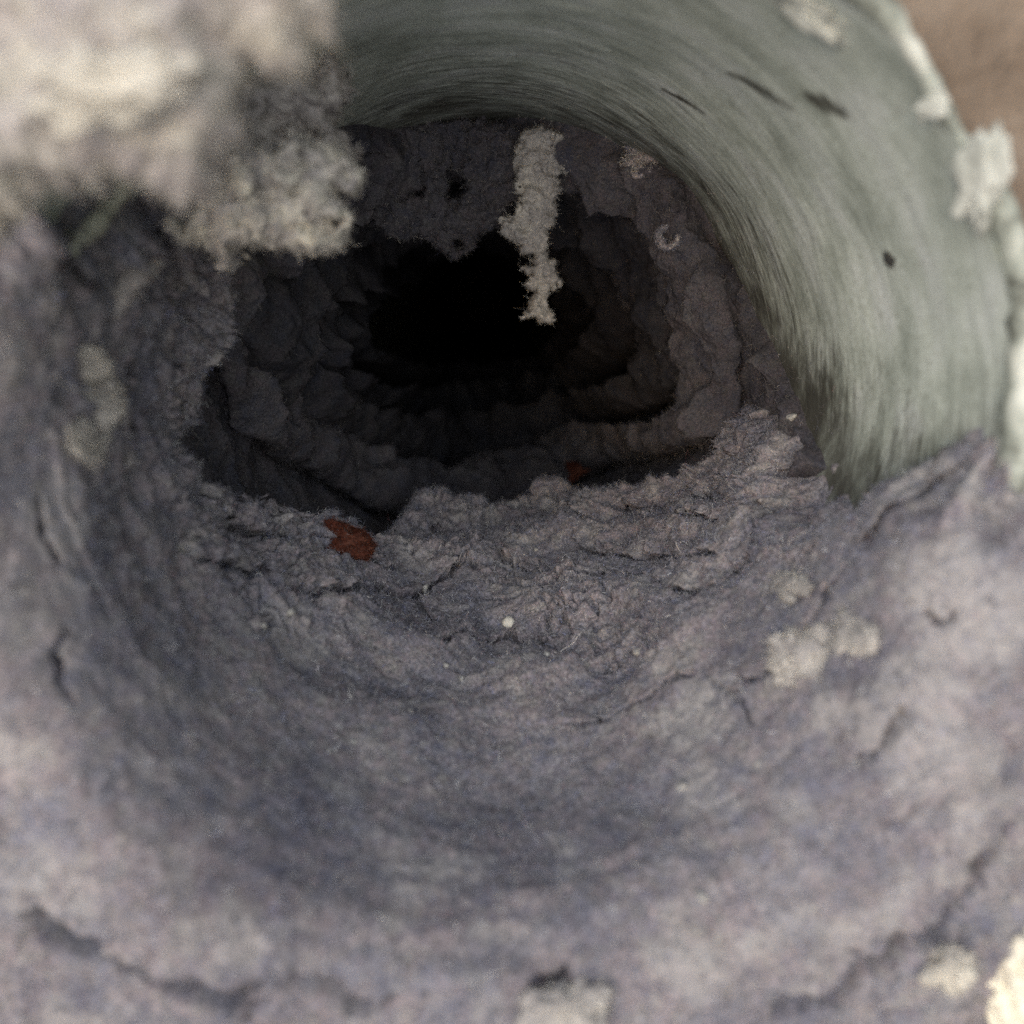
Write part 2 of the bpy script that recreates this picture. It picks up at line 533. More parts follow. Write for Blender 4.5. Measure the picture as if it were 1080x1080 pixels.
def as_fun(C, extra=(), sortby=0):
    """Interpolating function y(psi) (sortby 0) or psi(y) (sortby 1) of a list of (psi, y)."""
    C = np.concatenate([C, np.array(extra).reshape(-1, 2)]) if len(extra) else C
    C = C[np.argsort(C[:, sortby])]
    return lambda v: np.interp(v, C[:, sortby], C[:, 1 - sortby])


CREST0 = [(240, 262), (213, 330), (205, 380), (216, 440), (196, 490), (230, 512), (270, 530), (300, 537), (330, 547), (370, 557),
          (395, 562), (415, 548), (437, 522), (460, 516), (490, 528), (540, 527), (590, 506), (640, 515), (700, 501),
          (735, 485), (760, 470)]
C0 = px_curve([(x, y + (7 if y > 450 else 0)) for x, y in CREST0], bed_h)
print('crest0', np.round(np.stack([C0[:, 0] / D2R, C0[:, 1]], 1), 1).tolist())
s_end = as_fun(C0, [(-140 * D2R, 25), (95 * D2R, 95)])
RE = px_curve([(1010, 440), (985, 476), (945, 494), (920, 514), (892, 500), (872, 474), (855, 440), (842, 405)], lambda a, b: 0)
print('right edge', np.round(np.stack([RE[:, 0] / D2R, RE[:, 1]], 1), 1).tolist())
psi_r = as_fun(RE, sortby=1)
LE = px_curve([(20, 205), (60, 205), (110, 190), (150, 175), (190, 170)], lambda a, b: 0)
print('left edge', np.round(np.stack([LE[:, 0] / D2R, LE[:, 1]], 1), 1).tolist())
psi_l = as_fun(LE, sortby=1)

nA, nB = 700, 560
psiv = np.linspace(-140 * D2R, 100 * D2R, nA)
sv = np.concatenate([np.linspace(-90, -34, 81)[:-1], np.linspace(-34, 135, nB - 80)])
PS, SS = [q.ravel() for q in np.meshgrid(psiv, sv, indexing='ij')]
w0 = np.stack([PS * 40, SS, PS * 0], 1)
t = bed_h(PS + fbm(w0, 22, 2, seed=91) * 0.12, SS + fbm(w0, 20, 2, seed=92) * 4.0 * sstep(-2, 12, SS))
base, nrm = path(PS, SS, t)
Q3 = base                                                        # noise lives in space
big = fbm(Q3, 16, 2, seed=1)
lump = billow(Q3 + vec_noise(Q3, 6, 2.0, 2, 2), 9, 2, seed=2)
terr_in = fbm(Q3 + vec_noise(Q3, 2.5, 1.3, 3, 5), 17, 2, seed=6) * 3.2
terr = np.floor(terr_in) + sstep(0.80, 1.0, terr_in - np.floor(terr_in))
small = fbm(Q3, 2.6, 3, seed=9)
fine = billow(Q3, 1.3, 3, seed=11)
rough = 0.45 + 0.30 * sstep(5, 35, SS) + 1.25 * sstep(-34, -6, SS - s_end(PS))
calm = sstep(8, 40, SS)
T_ = t + big * (0.8 + 1.2 * calm) + lump * 0.6 * rough + billow(Q3 + vec_noise(Q3, 8, 2.5, 2, 93), 15, 1, seed=94) * 1.6 * calm + terr * (0.2 + 0.6 * calm) + small * 0.24 * rough + fine * 0.10

left_w = sstep(-45 * D2R, -75 * D2R, PS)
QL = np.stack([PS * 40 / 16, SS / 4.2, PS * 0 + 3.3], 1)
T_ = T_ + left_w * (billow(QL + vec_noise(Q3, 6, 0.5, 2, 99), 1.0, 3, seed=96) * 1.3) * sstep(-10, 5, SS)
# torn seams: (polyline in picture pixels, width mm, depth mm, raised near side mm)
SEAMS = [
    ([(210, 505), (250, 545), (290, 560), (330, 572), (350, 585)], 0.5, 2.2, 1.0),
    ([(430, 565), (470, 555), (520, 560), (560, 552), (600, 548), (640, 556)], 0.5, 1.8, 1.2),
    ([(450, 585), (500, 580), (530, 590), (560, 600), (600, 598)], 0.45, 1.6, 1.0),
    ([(640, 540), (680, 530), (720, 522), (760, 520)], 0.5, 2.0, 1.2),
    ([(20, 955), (60, 985), (110, 1005), (170, 1032), (235, 1045), (300, 1038)], 1.5, 8.0, 1.2),
    ([(240, 1040), (262, 1058), (285, 1085)], 0.9, 3.0, 0.6),
    ([(270, 1028), (310, 1025), (345, 1030), (385, 1055), (425, 1052)], 0.8, 2.5, 0.8),
    ([(560, 1040), (590, 1030), (612, 1040), (622, 1072)], 1.3, 6.0, 0.8),
    ([(800, 1070), (850, 1055), (885, 1040), (898, 1015), (930, 1000), (975, 975), (1010, 935), (1035, 905), (1080, 875)], 1.5, 8.0, 1.4),
    ([(905, 1005), (935, 985), (955, 965)], 0.7, 2.0, 0.5),
    ([(585, 765), (640, 755), (680, 742), (715, 720), (742, 714)], 0.55, 1.8, 1.2),
    ([(742, 714), (765, 730), (790, 745), (800, 770)], 0.35, 0.9, 0.6),
    ([(770, 725), (800, 722), (835, 700), (858, 660), (880, 620), (905, 590)], 0.6, 1.8, 0.9),
    ([(905, 588), (925, 570), (935, 545), (950, 515), (985, 487)], 1.0, 3.5, 1.2),
    ([(897, 800), (925, 790), (945, 765), (958, 740)], 0.7, 2.2, 0.9),
    ([(285, 620), (330, 628), (365, 630), (410, 612), (440, 622), (455, 612), (490, 598), (510, 605)], 0.7, 2.2, 1.0),
    ([(440, 622), (450, 650), (462, 665)], 0.4, 1.0, 0.3),
    ([(460, 690), (475, 675), (505, 664), (540, 656), (570, 668), (590, 690)], 0.4, 1.2, 0.8),
    ([(500, 625), (545, 632), (590, 622), (615, 610), (660, 605), (690, 600)], 0.6, 2.0, 0.9),
    ([(680, 612), (705, 625), (740, 625), (765, 610), (785, 580), (800, 545), (815, 515)], 0.7, 2.4, 0.9),
    ([(590, 570), (640, 582), (690, 580), (720, 586), (765, 585)], 0.6, 1.8, 0.9),
    ([(695, 545), (730, 542), (760, 550)], 0.5, 1.2, 0.6),
    ([(800, 500), (820, 482), (850, 470)], 0.5, 1.6, 0.5),
    ([(330, 585), (370, 590), (410, 600), (440, 590)], 0.5, 1.5, 0.7),
    ([(60, 600), (45, 565), (38, 520)], 0.8, 2.5, 0.5),
    ([(75, 745), (62, 700), (68, 660)], 0.7, 2.0, 0.5),
    ([(140, 470), (125, 400), (135, 340), (160, 300)], 0.7, 2.2, 0.4),
    ([(188, 420), (178, 360), (190, 300), (185, 240)], 0.6, 2.0, 0.4),
    ([(60, 290), (85, 290), (110, 320)], 0.9, 2.6, 0.4),
    ([(200, 590), (260, 600), (300, 612)], 0.35, 0.9, 0.4),
    ([(230, 515), (275, 535), (330, 552)], 0.35, 1.0, 0.3),
    ([(930, 880), (950, 870), (975, 845)], 0.5, 1.2, 0.5),
    ([(970, 640), (990, 655), (1010, 650)], 0.8, 1.8, 0.3),
    ([(820, 610), (850, 580), (870, 560)], 0.5, 1.3, 0.5),
]
wob = np.stack([fbm(Q3, 3.0, 3, seed=21), fbm(Q3, 3.0, 3, seed=22)], 1) * 1.0


def hit_bed(px, py):
    """(psi, s) on the smooth bed, lip included, by marching along the sight line."""
    d = ray(px, py)
    for tt in np.arange(35, 400, 0.25):
        p = CAM + d * tt
        ps = math.atan2(p[0], -p[2])
        r = math.hypot(p[0], p[2])
        y = p[1]
        if y >= RHO:
            if r >= R - float(bed_h(ps, y - RHO)): return ps, y - RHO
        else:
            er, ey = R + RHO - r, RHO - y
            if er > 0:
                ph = math.atan2(ey, er)
                s = -ph / (math.pi / 2) * LARC
                if math.hypot(er, ey) <= RHO + float(bed_h(ps, s)): return ps, s
            else:
                s = -LARC - (r - R - RHO)
                if -y <= float(bed_h(ps, max(s, -60))): return ps, s
    return ps, -60.0


carve = np.zeros(len(PS))
shift = np.zeros((len(PS), 2))
for pts, w, dep, lip in SEAMS:
    C = np.array([hit_bed(x, y) for x, y in pts])
    A = np.stack([C[:, 0] * 40.0, C[:, 1]], 1)
    if C[:, 1].mean() > 25: dep, lip, w = dep * 1.6 + 1, lip * 1.3, max(0.75, w * 1.3)
    Qm = np.stack([PS * 40.0, SS], 1)
    lo, hi = A.min(0) - 8, A.max(0) + 8
    sel = np.where(np.all((Qm > lo) & (Qm < hi), axis=1))[0]
    if len(sel) == 0: continue
    q = Qm[sel] + wob[sel]
    best = np.full(len(sel), 1e9); dsg = np.zeros(len(sel)); uu = np.zeros(len(sel)); nor = np.zeros((len(sel), 2))
    for k in range(len(A) - 1):
        dv = A[k + 1] - A[k]
        u0 = ((q - A[k]) @ dv) / (dv @ dv + 1e-9)
        u = np.clip(u0, 0, 1)
        e = q - A[k] - u[:, None] * dv
        dist = np.linalg.norm(e, axis=1)
        m = dist < best
        best[m] = dist[m]
        nx = np.array([-dv[1], dv[0]]) / (np.linalg.norm(dv) + 1e-9)
        if nx[1] < 0: nx = -nx
        sg = np.sign(e[m] @ nx)
        dsg[m] = dist[m] * np.where(sg == 0, 1, sg)
        nor[m] = nx
        uu[m] = (k + u[m]) / (len(A) - 1)
    fade = sstep(0, 0.2, uu) * sstep(1, 0.8, uu)
    x = dsg / w
    dp = np.exp(-np.clip(np.abs(x) / 0.75, 0, 9) ** 4) * fade
    far = np.where(x > 0, np.exp(-np.clip(x, 0, None) / 7.0) * sstep(0.3, 1.0, x), 0) * fade
    nearl = np.where(x < 0, np.exp(np.clip(x, None, 0) / 5.0) * sstep(-0.3, -1.2, x), 0) * fade
    T_[sel] += -dep * dp + lip * 0.55 * far + lip * 0.45 * nearl
    sh = 3.6 * w * dp * sstep(-0.7, 0.2, x) - 0.8 * w * np.exp(-((x - 1.1) / 0.5) ** 2) * fade
    shift[sel] += sh[:, None] * nor
    carve[sel] = np.maximum(carve[sel], np.exp(-(x / 0.9) ** 4) * fade)

# a net of finer tears, thickest near the ledge where the felt has come apart in layers
QC = np.stack([PS * 40 / 15, SS / 6.5, PS * 0 + 8.1], 1) + vec_noise(Q3, 5, 0.35, 3, 103)
net = fbm(QC, 1.0, 2, seed=104)
zone = sstep(0.0, 0.45, fbm(Q3, 18, 2, seed=105) + 0.55 * sstep(-45, -12, SS - s_end(PS))) * sstep(12, 30, SS)
tear = np.exp(-(net / 0.055) ** 2) * zone
T_ += -2.6 * tear + 0.9 * np.exp(-((net - 0.16) / 0.11) ** 2) * zone
carve = np.maximum(carve, tear)

# edges: where the bed ends against bare metal, and where it breaks off deeper in
edge_n = fbm(Q3, 7, 4, seed=15) * 0.09
er = (psi_r(SS) + edge_n - PS) * R
el = (PS - psi_l(SS) + edge_n) * R
T_ = (T_ + 1.5) * sstep(0, 13, er) * sstep(0, 8, el) - 1.5 + np.clip(er, 0, 1.5) * 0.3
se = s_end(PS)
over = SS + fbm(Q3, 2.2, 3, seed=16) * 1.2 - se
T_ = T_ + 1.1 * np.exp(-(np.minimum(over, 0) / 5.0) ** 2) * (t > 5)
T_ = np.where(over > 0, T_ - over * 8.0, T_)
T_ = np.maximum(T_, -1.6)
V, nrm = path(PS + shift[:, 0] / 40, SS + shift[:, 1], T_)
live = sstep(-1.2, 0.6, T_)[:, None]
V = V + (vec_noise(Q3, 3.2, 0.45, 2, 41) + vec_noise(Q3, 0.9, 0.13, 2, 45)) * live * rough[:, None]
F = grid_faces(nA, nB)
ok = (T_ > -1.55)
F = F[ok[F].any(1)]
pale = sstep(0.15, 0.75, fbm(V, 9, 4, seed=97) + 0.30 * sstep(40 * D2R, 62 * D2R, PS) * sstep(12, -8, SS) + 0.05 * sstep(-14, -22, SS)) * 0.6  # random paler lint, plus light on the outer lip put into the colour
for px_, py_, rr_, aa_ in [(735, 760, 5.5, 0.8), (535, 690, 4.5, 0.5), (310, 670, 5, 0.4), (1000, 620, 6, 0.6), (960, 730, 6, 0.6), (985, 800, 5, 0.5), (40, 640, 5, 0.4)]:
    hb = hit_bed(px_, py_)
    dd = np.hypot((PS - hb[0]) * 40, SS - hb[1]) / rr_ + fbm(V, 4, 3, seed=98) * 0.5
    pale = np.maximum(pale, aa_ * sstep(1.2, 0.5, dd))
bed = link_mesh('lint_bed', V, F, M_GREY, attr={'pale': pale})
tag(bed, 'thick felted grey mauve lint bed covering the floor and left side of the duct mouth', 'lint')
keep = ((T_ > 0.1) & (over < 2.5) & in_view(V)).astype(float) * (1 - 0.95 * carve)
Pp, Np = area_sample(V, F, keep)
flip = np.sum(Np * (CAM - Pp), 1) < -1e9
fuzz('fuzz', bed, Pp, Np, 190000, rad=0.02)
fuzz('stray_fibres', bed, Pp, Np, 320, length=(2.0, 7.0), rad=0.015, lift=0.12, pal=PAL_STRAY, w=np.ones(4), curl=0.35, npt=10)
BED_BVH = BVHTree.FromPolygons([tuple(v) for v in V.tolist()], F.tolist())

# ================================================================== the lint ridges further in
def smooth_fun(f, width=0.10):
    g = np.linspace(-math.pi, math.pi, 721)
    v = f(g)
    n = int(width / (g[1] - g[0]))
    ker = np.hanning(2 * n + 3)[1:-1]
    ker /= ker.sum()
    v = np.convolve(np.concatenate([v[-n - 1:-1], v, v[1:n + 1]]), ker, 'valid')
    return lambda p: np.interp(p, g, v)


def ridge(k, label, crest, H, s_a, nfuzz, extra=(), mat=M_DEEP, res=1.0, drop=4.0, rise=20.0):
    hf = lambda p, y: np.interp(p, H[0], H[1])
    Cc = px_curve(crest, hf)
    print('ridge', k, np.round(np.stack([Cc[:, 0] / D2R, Cc[:, 1]], 1), 1).tolist())
    sc = smooth_fun(as_fun(Cc, extra), 0.10 if k == 1 else 0.22)
    psiv = np.linspace(-math.pi, math.pi, int(520 / res), endpoint=False)
    u = np.concatenate([np.linspace(0, 1, int(150 / res)), np.linspace(1, 1.25, int(26 / res))[1:]])
    PS, U = [q.ravel() for q in np.meshgrid(psiv, u, indexing='ij')]
    cv = sc(PS)
    cyc = np.stack([np.sin(PS) * 40, PS * 0, np.cos(PS) * 40], 1)
    cv = cv + fbm(cyc, 22, 3, seed=50 + k) * 4.5
    a = s_a(PS)
    a = np.minimum(a, cv - 14)
    Y = np.where(U < 1, a + (cv - a) * U, cv + (U - 1) * 16)
    h = np.interp(PS, H[0], H[1])
    L = np.minimum(rise, cv - a)
    W = np.clip((Y - (cv - L)) / L, 0, 1)
    skin = -1.5 + (2.6 + 1.6 * sstep(-0.2, -0.6, PS) * sstep(-2.3, -1.8, PS)) * sstep(0, 5, Y - a)
    t = np.where(U < 1, skin + (h - skin) * np.sin(W * math.pi / 2) ** 1.7, h - ((U - 1) * 16) * drop)
    under = sstep(6, 12, h) * 12.0
    Y = Y + np.where(U < 1, -under * np.sin(np.clip(W, 0, 1) * math.pi) ** 2 + under * 0.7 * np.exp(-((W - 0.12) / 0.12) ** 2), 0)
    dr = fbm(np.stack([np.sin(PS) * 40, Y * 0.6, np.cos(PS) * 40], 1), 15, 3, seed=55 + k)
    t = t + dr * 3.5 * np.clip(W * 1.5, 0, 1) * (U < 1.02)
    P = np.stack([(R - t) * np.sin(PS), Y, -(R - t) * np.cos(PS)], 1)
    liv = sstep(-1.5, 1.0, t)
    wv = Y + fbm(np.stack([np.sin(PS) * 40, Y * 0.25, np.cos(PS) * 40], 1), 20, 4, seed=60 + k) * 4.5 - 5 * np.cos(PS)
    per = 11.0 + 4 * (k > 1)
    fr = wv / per - np.floor(wv / per)
    ledge = fr ** 1.3 * (1 - sstep(0.91, 0.99, fr))
    ledge_amp = np.clip(2.6 + 2.2 * fbm(P, 16, 2, seed=67 + k), 0.5, 5.0)
    lump = fbm(P + vec_noise(P, 6, 2, 2, 61 + k), 10, 4, seed=63 + k)
    t = t + (ledge_amp * ledge * (1 + 0.3 * (k > 1)) + lump * 0.9 + fbm(P, 18, 2, seed=70 + k) * 1.4 + fbm(P, 2.4, 3, seed=72 + k) * 0.40 + fbm(P, 1.0, 2, seed=74 + k) * 0.2) * liv
    t = np.maximum(t, -1.6)
    V = np.stack([(R - t) * np.sin(PS), Y, -(R - t) * np.cos(PS)], 1)
    V[:, 1] -= 2.2 * fr ** 2 * (1 - sstep(0.93, 0.99, fr)) * liv * (U < 1)
    V = V + vec_noise(P, 3.5, 0.6, 2, 80 + k) * liv[:, None]
    F = grid_faces(len(psiv), len(u), True)
    o = link_mesh('lint_ridge', V, F, mat)
    tag(o, label, 'lint', 'lint ridges stacked one behind another down the duct')
    if nfuzz:
        keep = ((t > 0.1) & in_view(V)).astype(float)
        Pp, Np = area_sample(V, F, keep)
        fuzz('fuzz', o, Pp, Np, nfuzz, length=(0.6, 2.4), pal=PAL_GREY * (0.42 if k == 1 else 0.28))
    return sc, BVHTree.FromPolygons([tuple(v) for v in V.tolist()], F.tolist())


PIX_A = [(395, 132), (450, 138), (500, 134), (560, 140), (600, 147), (655, 152), (700, 182), (762, 256), (806, 334), (838, 396), (862, 455), (884, 500)]
A1 = px_curve(PIX_A, lambda a, b: 0)
print('metal end', np.round(np.stack([A1[:, 0] / D2R, A1[:, 1]], 1), 1).tolist())
left_a = [(-179 * D2R, 95), (-150 * D2R, 70), (-110 * D2R, 10), (-82 * D2R, 6), (-70 * D2R, 8), (-40 * D2R, 35), (0, 75), (40 * D2R, 75), (66 * D2R, 50)]
s_a1 = as_fun(A1, left_a)
dg = lambda *v: np.array(v) * D2R
H1 = (dg(-180, -140, -100, -60, -30, 0, 30, 60, 90, 120, 150, 180), np.array([7, 9, 10, 14, 19, 20.5, 19, 13, 9, 9, 8, 7.]))
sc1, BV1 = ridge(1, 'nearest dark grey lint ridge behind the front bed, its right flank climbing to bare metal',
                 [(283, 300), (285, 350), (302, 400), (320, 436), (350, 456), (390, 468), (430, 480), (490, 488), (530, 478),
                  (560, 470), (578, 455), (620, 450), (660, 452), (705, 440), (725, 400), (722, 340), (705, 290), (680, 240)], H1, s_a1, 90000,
                 [(180 * D2R, 118), (-180 * D2R, 118), (-140 * D2R, 95)], mat=M_CHARCOAL, res=0.7)
H2 = (dg(-180, -140, -100, -60, -30, 0, 30, 60, 90, 120, 150, 180), np.array([10, 12, 16, 21, 25, 26, 24, 19, 15, 14, 13, 10.]))
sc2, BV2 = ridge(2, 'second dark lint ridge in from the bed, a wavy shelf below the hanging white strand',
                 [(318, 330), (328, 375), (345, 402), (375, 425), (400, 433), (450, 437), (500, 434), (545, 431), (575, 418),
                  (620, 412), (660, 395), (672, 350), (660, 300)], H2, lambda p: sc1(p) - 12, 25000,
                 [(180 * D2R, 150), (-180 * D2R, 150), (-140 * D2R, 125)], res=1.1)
H3 = (dg(-180, -140, -100, -60, -30, 0, 30, 60, 90, 120, 150, 180), np.array([12, 14, 18, 23, 27, 28, 27, 22, 18, 17, 15, 12.]))
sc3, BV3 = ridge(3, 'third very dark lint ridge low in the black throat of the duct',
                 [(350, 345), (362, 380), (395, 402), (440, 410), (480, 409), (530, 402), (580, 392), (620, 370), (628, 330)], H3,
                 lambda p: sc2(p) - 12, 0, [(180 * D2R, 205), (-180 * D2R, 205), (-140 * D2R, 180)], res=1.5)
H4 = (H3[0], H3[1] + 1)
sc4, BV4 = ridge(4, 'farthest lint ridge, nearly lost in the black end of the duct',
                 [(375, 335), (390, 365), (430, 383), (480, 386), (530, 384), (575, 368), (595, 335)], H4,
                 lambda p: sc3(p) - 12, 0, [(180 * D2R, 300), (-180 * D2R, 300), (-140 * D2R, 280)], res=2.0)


# ================================================================== hanging pieces
def poly_sdf(P, poly):
    """Signed distance to a polygon, positive inside."""
    poly = np.asarray(poly, float)
    best = np.full(len(P), 1e9)
    inside = np.zeros(len(P), bool)
    for k in range(len(poly)):
        A, B = poly[k], poly[(k + 1) % len(poly)]
        d = B - A
        u = np.clip(((P - A) @ d) / (d @ d + 1e-12), 0, 1)
        best = np.minimum(best, np.linalg.norm(P - A - u[:, None] * d, axis=1))
        c = (A[1] > P[:, 1]) != (B[1] > P[:, 1])
        with np.errstate(divide='ignore', invalid='ignore'):
            xi = A[0] + (P[:, 1] - A[1]) / (B[1] - A[1]) * d[0]
        inside ^= c & (P[:, 0] < xi)
    return np.where(inside, best, -best)


def pillow(name, outline, Y, thick, mat, h=0.3, soft=4.0, ragged=0.8, holes=(), bump=1.0, lean=0.0, seed=0, parent=None, curve=0.0):
    """A thick lumpy piece of lint hanging at depth Y with the given outline."""
    poly = np.array([on_plane(x, y, Y)[[0, 2]] for x, y in outline])
    hol = [np.array([on_plane(x, y, Y)[[0, 2]] for x, y in hh]) for hh in holes]
    lo, hi = poly.min(0) - 1.5, poly.max(0) + 1.5
    gx, gz = np.arange(lo[0], hi[0], h), np.arange(lo[1], hi[1], h)
    X, Z = [q.ravel() for q in np.meshgrid(gx, gz, indexing='ij')]
    Q = np.stack([X, X * 0 + seed * 3.7, Z], 1)
    d = poly_sdf(np.stack([X, Z], 1), poly)
    for hh in hol: d = np.minimum(d, -poly_sdf(np.stack([X, Z], 1), hh))
    d = d + fbm(Q, 3.0, 3, seed=seed) * ragged + fbm(Q, 0.9, 2, seed=seed + 1) * ragged * 0.35
    e = np.clip(d / soft, 0, 1)
    T = thick * np.sqrt(np.clip(1 - (1 - e) ** 2, 0, 1))
    fn = (billow(Q, 5, 3, seed=seed + 2) * 1.0 + fbm(Q, 2, 3, seed=seed + 3) * 0.5) * bump
    zc = Z - Z.mean()
    yc = Y + lean * (Z - hi[1]) + fbm(Q, 12, 2, seed=seed + 5) * thick * 0.5
    act = (T > 0)
    yf = yc - T - fn * act * np.minimum(1, T)
    yb = yc + T
    n = len(X)
    Vf, Vb = np.stack([X, yf, Z], 1), np.stack([X, yb, Z], 1)
    F = grid_faces(len(gx), len(gz))
    F = F[(d[F] > 0).any(1)]
    V = np.concatenate([Vf, Vb])
    V = V + vec_noise(V, 2.2, 0.45 * bump, 2, seed + 7)
    bd = np.concatenate([~act, ~act])
    V[n:][~act] = V[:n][~act]
    used = np.unique(F)
    mp = np.full(2 * n, -1)
    allF = np.concatenate([F, F[:, ::-1] + n])
    allF = np.where((allF >= n) & bd[allF], allF - n, allF)
    used = np.unique(allF)
    mp[used] = np.arange(len(used))
    V, allF = V[used], mp[allF]
    o = link_mesh(name, V, allF, mat, parent)
    return o, V, allF


def fuzz_on(o, V, F, n, **kw):
    Pp, Np = area_sample(V, F)
    # normals of these closed pieces point away from the piece's mid plane
    return fuzz('fuzz', o, Pp, Np, n, **kw)


PAL_PALE = np.array([[.50, .48, .44], [.60, .58, .53], [.42, .40, .38], [.70, .68, .62], [.34, .31, .30]])
W_PALE = np.array([.3, .25, .2, .12, .13])
PAL_MID = np.array([[.30, .28, .28], [.42, .40, .37], [.24, .23, .25], [.52, .50, .45], [.32, .25, .26]])
PAL_RUST = np.array([[.24, .07, .035], [.17, .04, .025], [.32, .13, .08], [.12, .04, .03], [.22, .19, .19]])

o, V, F = pillow('lint_strand', [(549, 140), (572, 138), (592, 148), (594, 172), (587, 212), (580, 245), (579, 264), (587, 282), (590, 295),
                                 (581, 306), (585, 338), (570, 340), (554, 335), (559, 321), (566, 312), (559, 300), (556, 284), (560, 270), (550, 262),
                                 (533, 246), (531, 236), (543, 222), (549, 190), (543, 166)], 92, 2.2, M_MID, h=0.15, soft=2.0, ragged=1.5, bump=1.3, lean=-0.05, seed=101)
tag(o, 'pale grey fluffy strand of lint hanging down in the middle of the duct', 'lint strand')
fuzz_on(o, V, F, 9000, pal=PAL_PALE, w=W_PALE, length=(0.2, 0.9), lift=0.3, rad=0.013)
Pp, Np = area_sample(V, F)
fuzz('wisps', o, Pp, Np, 500, length=(1.0, 4.0), lift=0.6, rad=0.012, pal=PAL_PALE, w=W_PALE, npt=9)

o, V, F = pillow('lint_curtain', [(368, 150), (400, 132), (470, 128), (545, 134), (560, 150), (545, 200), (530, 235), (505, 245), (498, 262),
                                  (480, 270), (462, 262), (440, 245), (412, 246), (385, 225), (366, 190)], 97, 2.2, M_CHARCOAL, h=0.22, soft=3.5, ragged=1.0,
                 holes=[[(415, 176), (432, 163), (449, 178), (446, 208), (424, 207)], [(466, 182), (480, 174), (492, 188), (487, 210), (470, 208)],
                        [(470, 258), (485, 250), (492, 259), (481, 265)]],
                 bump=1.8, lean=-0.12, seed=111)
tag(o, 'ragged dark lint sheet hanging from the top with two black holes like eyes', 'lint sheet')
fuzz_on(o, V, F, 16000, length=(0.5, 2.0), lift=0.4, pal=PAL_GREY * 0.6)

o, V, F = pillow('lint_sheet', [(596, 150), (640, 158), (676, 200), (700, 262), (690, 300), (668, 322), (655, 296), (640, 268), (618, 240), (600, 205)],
                 112, 2.2, M_CHARCOAL, h=0.3, soft=4.0, ragged=1.6, bump=2.2, lean=-0.2, seed=141)
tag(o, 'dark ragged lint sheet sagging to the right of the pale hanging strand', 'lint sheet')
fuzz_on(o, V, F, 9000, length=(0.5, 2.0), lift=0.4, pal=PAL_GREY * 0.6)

o, V, F = pillow('lint_clump', [(195, 247), (204, 235), (236, 227), (226, 208), (246, 178), (282, 156), (316, 146), (350, 158), (378, 184), (368, 215), (354, 262),
                                (333, 273), (308, 256), (275, 262), (248, 273), (222, 257)],
                 24, 4.5, M_CLUMP, h=0.22, soft=4.0, ragged=1.7, bump=2.0, lean=0.2, seed=121)
tag(o, 'cream and grey ragged lint clump drooping into the duct at the upper left', 'lint clump')
fuzz_on(o, V, F, 6000, pal=PAL_PALE, w=W_PALE, length=(0.4, 1.6))
o, V, F = pillow('lint_clump', [(215, 90), (255, 66), (292, 56), (330, 66), (352, 76), (364, 104), (352, 130), (374, 162), (352, 190), (300, 200), (240, 205), (205, 170)],
                 31, 5.0, M_TUFT, h=0.26, soft=5.0, ragged=1.6, bump=2.4, lean=0.1, seed=126)
tag(o, 'dusky grey lint clump against the bare metal above the cream one', 'lint clump')
fuzz_on(o, V, F, 9000, length=(0.5, 1.8), pal=PAL_MID, w=W_PALE)

o, V, F = pillow('lint_flap', [(-90, -90), (350, -90), (338, 30), (300, 62), (244, 84), (238, 140), (218, 186), (186, 206), (150, 184), (90, 168),
                               (30, 196), (-20, 222), (-90, 260)],
                 -16, 4.5, M_FLAP, h=0.32, soft=7.0, ragged=1.5, bump=0.8, lean=-0.15, seed=131)
tag(o, 'large pale mauve lint flap hanging over the upper left of the duct mouth', 'lint flap')
fuzz_on(o, V, F, 9000, pal=PAL_PALE, w=W_PALE, length=(0.8, 2.6))
FLAP_BVH = BVHTree.FromPolygons([tuple(v) for v in V.tolist()], F.tolist())
o_wall = BVHTree.FromPolygons([tuple(v) for v in P0.tolist()], grid_faces(160, 70, True).tolist())
PIPE_BVH = BVHTree.FromPolygons([tuple(v) for v in cyl.tolist()], grid_faces(420, 460, True).tolist())
RIM_BVH = BVHTree.FromPolygons([tuple(v) for v in rimP.tolist()], grid_faces(260, 14, True).tolist())


# ================================================================== tufts, crumbs and flakes resting on things
def first_hit(px, py, trees):
    d = Vector(ray(px, py))
    o = Vector(CAM)
    best = None
    for tr in trees:
        h = tr.ray_cast(o, d)
        if h[0] is not None and (best is None or h[3] < best[3]): best = h
    return best


def ico(n):
    import bmesh
    bm = bmesh.new()
    bmesh.ops.create_icosphere(bm, subdivisions=n, radius=1.0)
    V = np.array([v.co[:] for v in bm.verts]); F = np.array([[v.index for v in f.verts] for f in bm.faces])
    bm.free()
    return V, F


ICO5, ICO3 = ico(5), ico(3)


